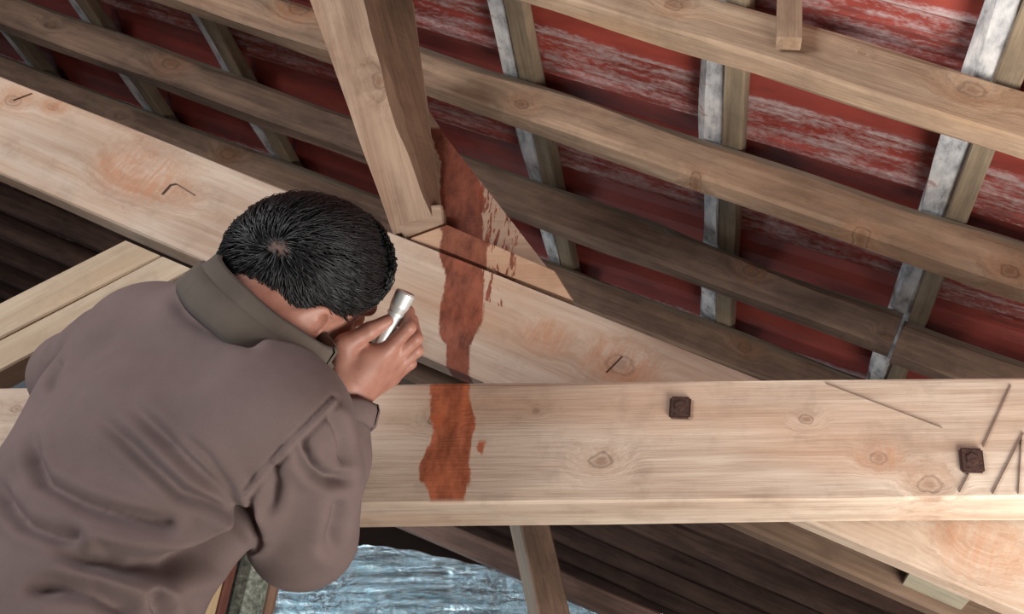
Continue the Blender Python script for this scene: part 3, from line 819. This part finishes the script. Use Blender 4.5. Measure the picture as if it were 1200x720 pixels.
def build_jacket():
    P = {}
    cols = [  # left and right halves of the back, waist
        [(172, 420, 1.29, .082), (142, 487, 1.26, .090), (112, 568, 1.21, .096), (78, 652, 1.16, .108), (35, 790, 1.10, .125)],
        [(318, 498, 1.17, .085), (245, 545, 1.165, .090), (170, 612, 1.14, .094), (118, 690, 1.11, .098), (75, 800, 1.06, .115)],
        [(252, 432, 1.24, .074), (195, 505, 1.20, .100), (128, 590, 1.17, .105), (88, 670, 1.13, .105), (55, 790, 1.08, .12)]]
    allp = [W(x, y, d) for c in cols for x, y, d, r in c] + [WR_R, EL_R, EL_L, WR_L, SH_L]
    allp = np.array(allp)
    fld = Field(allp.min(0) - .16, allp.max(0) + .16, 0.0036)
    for c in cols:
        for (x, y, d, r), (x2, y2, d2, r2) in zip(c, c[1:]): fld.cone(W(x, y, d), W(x2, y2, d2), r, r2, .045)
    # shoulder yoke towards the neck
    fld.cone(W(276, 426, 1.235), W(318, 490, 1.17), .072, .078, .04)
    fld.cone(W(252, 398, 1.25), W(190, 400, 1.28), .069, .073, .05)
    # arms
    fld.cone(W(345, 500, 1.145), W(354, 560, 1.18), .066, .070, .018); fld.cone(W(354, 560, 1.18), EL_R, .070, .066, .012)
    fld.cone(EL_R, W(388, 540, 1.315), .062, .048, .010); fld.cone(W(388, 540, 1.315), W(403, 488, 1.33), .048, .036, .02)
    fld.cone(SH_L, EL_L, .066, .062, .015); fld.cone(EL_L, WR_L, .062, .045, .02)
    V, Q = fld.mesh(); V = relax(V, Q, 2, .5)
    # cut where the neck and the wrist come out: the collar and cuff cover these
    for it in range(2):
        N = vnormals(V, Q)
        X, Y, D = proj(V); view = V / np.linalg.norm(V, axis=1, keepdims=True)
        face = np.clip(-(N * view).sum(1) * 2.5, 0, 1)
        disp = np.zeros(len(V))
        if it == 0:
            for pl, dep, w in FOLDS:
                r, tp = pdist(X, Y, pl); w = w * .72; dep = dep * 1.6
                fade = np.clip(np.minimum(tp, 1.15 - tp) * 5, 0, 1)
                disp -= dep * fade * np.exp(-(r / w) ** 2)
                disp += dep * .30 * fade * np.exp(-((r - 2.4 * w) / (1.3 * w)) ** 2)
        else:
            r, tp = pdist(X, Y, SEAM)
            disp += .0028 * np.exp(-(r / 3.0) ** 2) - .002 * np.exp(-((r - 6) / 3.0) ** 2)
            disp += np.array([.0012 * noise.noise(Vector(v) * 11) + .0005 * noise.noise(Vector(v) * 40) for v in V])
        disp = np.maximum(disp, -.032)
        V = V + N * (disp * (face if it == 0 else np.maximum(face, .3)))[:, None]
        if it == 0: V = relax(V, Q, 2, .5)
    return V, Q
def cloth_mat(name, c, c2):
    t = NT(name); o = t.obj()
    n = t.noise(o, 9, 4, .6); n2 = t.noise(o, 900, 2, .5); n3 = t.noise(o, 90, 4, .6)
    c = t.mix(t.mapr(n, .3, .7), c2, c)
    c = t.mix(t.math('MULTIPLY', t.mapr(n2, .35, .65), .18), c, tuple(min(1, x * 1.8) for x in c2[:3]) + (1,))
    t.l.new(c, t.b.inputs['Base Color']); t.b.inputs['Roughness'].default_value = .95
    t.b.inputs['Specular IOR Level'].default_value = .1
    t.b.inputs['Sheen Weight'].default_value = .06; t.b.inputs['Sheen Roughness'].default_value = .5
    t.bump(t.math('ADD', n2, t.math('MULTIPLY', n3, .5)), .15, .002); return t.m
M['jacket'] = cloth_mat('brown_fleece', srgb(117, 100, 97), srgb(103, 88, 85))
M['collar'] = cloth_mat('olive_collar', srgb(104, 95, 86), srgb(84, 76, 70))
V, Q = build_jacket()
mesh_obj('jacket', V, Q, M['jacket'], person, Matrix.Identity(4), smooth=True)

# collar: a stand collar with a fold, running round the neck
def ring_strip(name, c, axis, e1, r1, r2, prof, mat, a0=0, a1=2 * math.pi, n=56, wob=.003):
    axis = Vector(axis).normalized(); e1 = Vector(e1); e1 = (e1 - axis * e1.dot(axis)).normalized(); e2 = axis.cross(e1)
    V = []; FF = []; m = len(prof)
    for i in range(n + 1):
        a = a0 + (a1 - a0) * i / n
        for j, (dr, dz) in enumerate(prof):
            w = wob * noise.noise(Vector((a * 2, j * .4, 3)))
            V.append(Vector(c) + e1 * math.cos(a) * (r1 + dr + w) + e2 * math.sin(a) * (r2 + dr + w) + axis * (dz + w))
    for i in range(n):
        for j in range(m): FF.append((i * m + j, i * m + (j + 1) % m, (i + 1) * m + (j + 1) % m, (i + 1) * m + j))
    return mesh_obj(name, V, FF, mat, person, Matrix.Identity(4), smooth=True)
nax = camvec(.63, .73, -.12).normalized()
cc = Vector(W(306, 378, 1.25))
ring_strip('collar', cc, nax, CAMR * .755 - CAMU * .655, .090, .086,
           [(-.006, .026), (-.002, .034), (.005, .031), (.008, .016), (.010, .013), (.013, .012), (.016, -.004), (.017, -.020), (.010, -.030), (.000, -.008)], M['collar'])
ring_strip('cuff', Vector(W(404, 482, 1.332)), Vector(WR_R - EL_R), CAMR, .040, .038,
           [(-.006, .012), (0, .015), (.005, .008), (.006, -.012), (.002, -.018), (-.006, -.01)], M['jacket'])

# ---- hair
def hairline(f):
    return np.interp(f, [-.12, -.085, -.05, -.018, -.014, .014, .020, .030, .038, .058, .072, .10, .14], [-.105, -.105, -.104, -.092, 0.020, .026, .016, .012, .018, .028, .040, .052, .06])
def build_hair():
    pts = np.array([H(.13, 0, 0), H(-.13, 0, 0), H(0, .11, 0), H(0, -.11, 0), H(0, 0, .13), H(0, 0, -.12)])
    fld = Field(pts.min(0) - .02, pts.max(0) + .02, .003)
    fld.ell(H(-.004, 0, .006), HAX, (.101, .0805, .094), .01)
    nk = H(-.032, -.006, -.06); fld.cone(nk, NECK - hr * .010, .056, .060, .03)
    fld.cone(H(.02, .05, .01), H(.02, -.05, .01), .03, .03, .02)
    sl, g = fld.win(fld.lo, fld.lo + fld.h * fld.n)
    rel = [g[i] - HC[i] for i in range(3)]
    f = sum(rel[i] * hf[i] for i in range(3)); u = sum(rel[i] * hu[i] for i in range(3))
    cutd = (hairline(f) - u)
    fld.F = np.maximum(fld.F, (cutd * .8).astype(np.float32))
    return fld.mesh()
_w = np.array(camvec(.02, .17, .98).normalized()); _w = np.array([_w @ hf, _w @ hr, _w @ hu])
WH = np.array((-.004, 0, .006)) + _w / np.linalg.norm(_w / np.array((.101, .0805, .094)))                    # the crown whorl, in head coordinates
def hair_mat():
    t = NT('black_hair'); o = t.obj()
    n = t.noise(o, 60, 3, .6)
    t.l.new(t.mix(t.mapr(n, .3, .7), srgb(14, 15, 17), srgb(34, 34, 36)), t.b.inputs['Base Color'])
    t.b.inputs['Roughness'].default_value = .46; t.b.inputs['Specular IOR Level'].default_value = .55
    return t.m
M['hair'] = hair_mat()
def scalp_mat():
    t = NT('scalp'); P = t.pos()
    w = HC + hf * WH[0] + hr * WH[1] + hu * WH[2]; w = w + (w - HC) / np.linalg.norm(w - HC) * .008
    d = t.vmath('DISTANCE', P, tuple(float(x) for x in w))
    n = t.noise(P, 90, 4, .6)
    k = t.mapr(t.math('ADD', d, t.math('MULTIPLY', n, .022)), .010, .028, 1, 0)
    t.l.new(t.mix(k, srgb(20, 20, 22), srgb(170, 132, 118)), t.b.inputs['Base Color']); t.b.inputs['Roughness'].default_value = .6
    return t.m
V, Q = build_hair(); V = relax(V, Q, 1, .5)
hair = mesh_obj('hair', V, Q, scalp_mat(), person, Matrix.Identity(4), smooth=True)
def strands():
    rs = np.random.RandomState(4); VV = []; FF = []
    Rr = np.array((.101, .0805, .094)); C0 = np.array((-.004, 0, .006))
    wdir = (WH - C0); wdir = wdir / np.linalg.norm(wdir)
    cnt = 0
    while cnt < 7200:
        d = rs.normal(size=3); d /= np.linalg.norm(d)
        p = C0 + d * Rr
        if p[2] < hairline(p[0]) + .004: continue
        ang = math.acos(max(-1, min(1, d @ wdir)))
        if ang < .11 and rs.rand() < .8: continue
        cnt += 1
        L = rs.uniform(.030, .052) * (0.7 if p[2] < -.02 else 1.0) * (.62 if ang < .35 else 1)
        front = p[0] > .05 and p[2] > .02
        if front: L *= 1.45
        tl = d * 1.0; steps = 4
        twist = .45                                        # hair turns round the crown
        prev = None; pts = []
        q = p.copy(); jit = rs.normal(size=3) * .22
        for s in range(steps + 1):
            e = (q - C0) / Rr; e /= np.linalg.norm(e)
            nrm = e / Rr; nrm /= np.linalg.norm(nrm)
            lift = [.000, .006, .0085, .0095, .0085][s] * (1 + .5 * jit[0]) * (1.5 if front else 1)
            surf = C0 + e * Rr
            pts.append(surf + nrm * lift if surf[2] > hairline(surf[0]) else q.copy())
            t = e - wdir * (e @ wdir); t = t - nrm * (t @ nrm); t /= np.linalg.norm(t) + 1e-9
            t = t + twist * np.cross(nrm, t) * max(0, 1 - ang) + jit
            if p[2] < .02: t = t + np.array((0, 0, -.6))
            t = t - nrm * (t @ nrm); t /= np.linalg.norm(t) + 1e-9
            q = (surf if surf[2] > hairline(surf[0]) else q) + t * L / steps
        w = rs.uniform(.0007, .0014)
        b0 = len(VV)
        side = np.cross(pts[1] - pts[0], d); side /= np.linalg.norm(side) + 1e-9
        for s, pt in enumerate(pts):
            k = w * (1, 1, .9, .7, .15)[s]
            e = (pt - C0) / Rr; e /= np.linalg.norm(e)
            for o3 in (side * k, -side * k, e * k * 1.1):
                x = pt + o3; VV.append(HC + hf * x[0] + hr * x[1] + hu * x[2])
        for s in range(steps):
            for j in range(3):
                a = b0 + s * 3; FF.append((a + j, a + (j + 1) % 3, a + 3 + (j + 1) % 3, a + 3 + j))
    # short hair on the nape, combed down along the neck
    N = vnormals(HV, HQ); rel = HV - HC; fu = rel @ hu; ff = rel @ hf
    ok = np.where((fu < -.01) & (ff < -.006) & (fu > hairline(ff) + .004))[0]
    for i in rs.choice(ok, 3200):
        p = HV[i]; nrm = N[i]; t = -hu * 1.0 + rs.normal(size=3) * .18; t -= nrm * (t @ nrm); t /= np.linalg.norm(t)
        L = rs.uniform(.016, .030); w = rs.uniform(.0007, .0012); side = np.cross(t, nrm); b0 = len(VV)
        for s_, (lf, k) in enumerate(((0, 1), (.0035, 1), (.0045, .8), (.0035, .15))):
            c = p + t * L * s_ / 3 + nrm * lf
            for o3 in (side * w * k, -side * w * k, nrm * w * k): VV.append(c + o3)
        for s_ in range(3):
            for j in range(3):
                a = b0 + s_ * 3; FF.append((a + j, a + (j + 1) % 3, a + 3 + (j + 1) % 3, a + 3 + j))
    return VV, FF
HV, HQ = V, Q
sv, sf = strands()
o = mesh_obj('hair_strands', sv, sf, M['hair'], hair, Matrix.Identity(4), smooth=True); tag(o, kind='stuff')

# ---- trousers and shoes below the frame
M['trousers'] = cloth_mat('khaki_trousers', srgb(150, 136, 112), srgb(120, 108, 88))
HIP = W(55, 775, 1.09)
kl = np.array((HIP[0] - .10, HIP[1] + .06, FLOOR + .50)); kr = np.array((HIP[0] + .12, HIP[1] + .06, FLOOR + .50))
al = np.array((HIP[0] - .14, HIP[1] + .0, FLOOR + .10)); ar = np.array((HIP[0] + .16, HIP[1] + .02, FLOOR + .10))
pts = np.array([HIP, kl, kr, al, ar]); fld = Field(pts.min(0) - .2, pts.max(0) + .2, .008)
fld.cone(HIP + np.array((-.05, 0, -.05)), HIP + np.array((.05, 0, -.05)), .11, .11, .04)
for k_, a_, s in ((kl, al, -1), (kr, ar, 1)):
    fld.cone(HIP + np.array((.06 * s, 0, -.08)), k_, .105, .075, .03); fld.cone(k_, a_, .075, .06, .02)
V, Q = fld.mesh(); mesh_obj('trousers', relax(V, Q, 1), Q, M['trousers'], person, Matrix.Identity(4), smooth=True)
M['shoe'] = plain('black_leather', srgb(38, 34, 32), .5)
for a_ in (al, ar):
    fld = Field(a_ - np.array((.12, .16, .12)), a_ + np.array((.12, .26, .12)), .006)
    fld.cone(a_ + np.array((0, -.03, -.05)), a_ + np.array((0, .17, -.062)), .048, .038, .02); fld.cone(a_ + np.array((0, 0, .0)), a_ + np.array((0, 0, -.05)), .05, .05, .02)
    sl, g = fld.win(fld.lo, fld.lo + fld.h * fld.n)
    fld.F = np.maximum(fld.F, np.broadcast_to((FLOOR + .001 - g[2]), fld.F.shape).astype(np.float32))
    V, Q = fld.mesh(); mesh_obj('shoe', V, Q, M['shoe'], person, Matrix.Identity(4), smooth=True)

# ---- torch in the hand
M['silver'] = plain('brushed_aluminium', srgb(222, 224, 220), .38, .55, .06, 200)
M['lens'] = plain('torch_lens', srgb(225, 228, 226), .1, .2, .03)
T0, T1 = Vector(W(446, 403, 1.352)), Vector(W(475.5, 344, 1.350))
tax = (T1 - T0).normalized(); TL = (T1 - T0).length
tmw = Matrix((tax.orthogonal().normalized(), tax.cross(tax.orthogonal().normalized()), tax)).transposed().to_4x4(); tmw.translation = T0 - tax * .02
torch = empty('torch', T0 - tax * .02); o_mw[torch.name] = Matrix.Translation(T0 - tax * .02)
tag(torch, 'small silver torch held upright between thumb and fingers', 'torch')
def lathe(name, prof, mat, n=32):
    V = []; FF = []
    for r, z in prof:
        for i in range(n): V.append((r * math.cos(2 * math.pi * i / n), r * math.sin(2 * math.pi * i / n), z))
    for a in range(len(prof) - 1):
        for i in range(n): FF.append((a * n + i, a * n + (i + 1) % n, (a + 1) * n + (i + 1) % n, (a + 1) * n + i))
    FF.append(tuple(range(n))[::-1]); FF.append(tuple((len(prof) - 1) * n + i for i in range(n)))
    return mesh_obj(name, V, FF, mat, torch, tmw, smooth=False)
E = TL + .02
lathe('barrel', [(.0068, 0), (.0078, .003), (.0078, .02), (.0085, .035), (.0098, E - .036), (.0098, E - .034)], M['silver'])
lathe('tail_cap', [(.005, -.008), (.0072, -.007), (.0075, .0)], M['silver'])
lathe('collar_ring', [(.0098, E - .034), (.0112, E - .033), (.0112, E - .029), (.0106, E - .028)], M['silver'])
lathe('torch_head', [(.0106, E - .028), (.0128, E - .020), (.0136, E - .004), (.0136, E), (.0120, E + .0015)], M['silver'])
lathe('lens', [(.0118, E + .0005), (.0116, E + .002)], M['lens'])

# ---- posts and rails under the arm
def post(name, x0, x1, ytop, Yd, mat, label, cat, dep, rnd=False):
    top = UY((x0 + x1) / 2, ytop, Yd)
    w = (UY(x1, ytop, Yd) - UY(x0, ytop, Yd)).length
    o = timber(name, (top.x, Yd, FLOOR), (top.x, Yd, top.z), w, dep, mat, chamf=.012 if rnd else .003)
    tag(o, label, cat)
post('ladder_rail', 243, 271, 600, 1.33, M['post_pale'], 'pale wooden ladder rail below the jacket hem', 'ladder', .03)
post('red_rail', 274, 288, 590, 1.36, M['post_red'], 'thin dark red upright beside the pale ladder rail', 'upright', .02)
post('grey_post', 288, 323, 590, 1.385, M['mottled'], 'mottled grey post just left of the elbow', 'post', .05, True)
post('brown_upright', 326, 341, 590, 1.45, M['rafter_dark'], 'narrow dark brown upright under the elbow beside the foil', 'upright', .03)
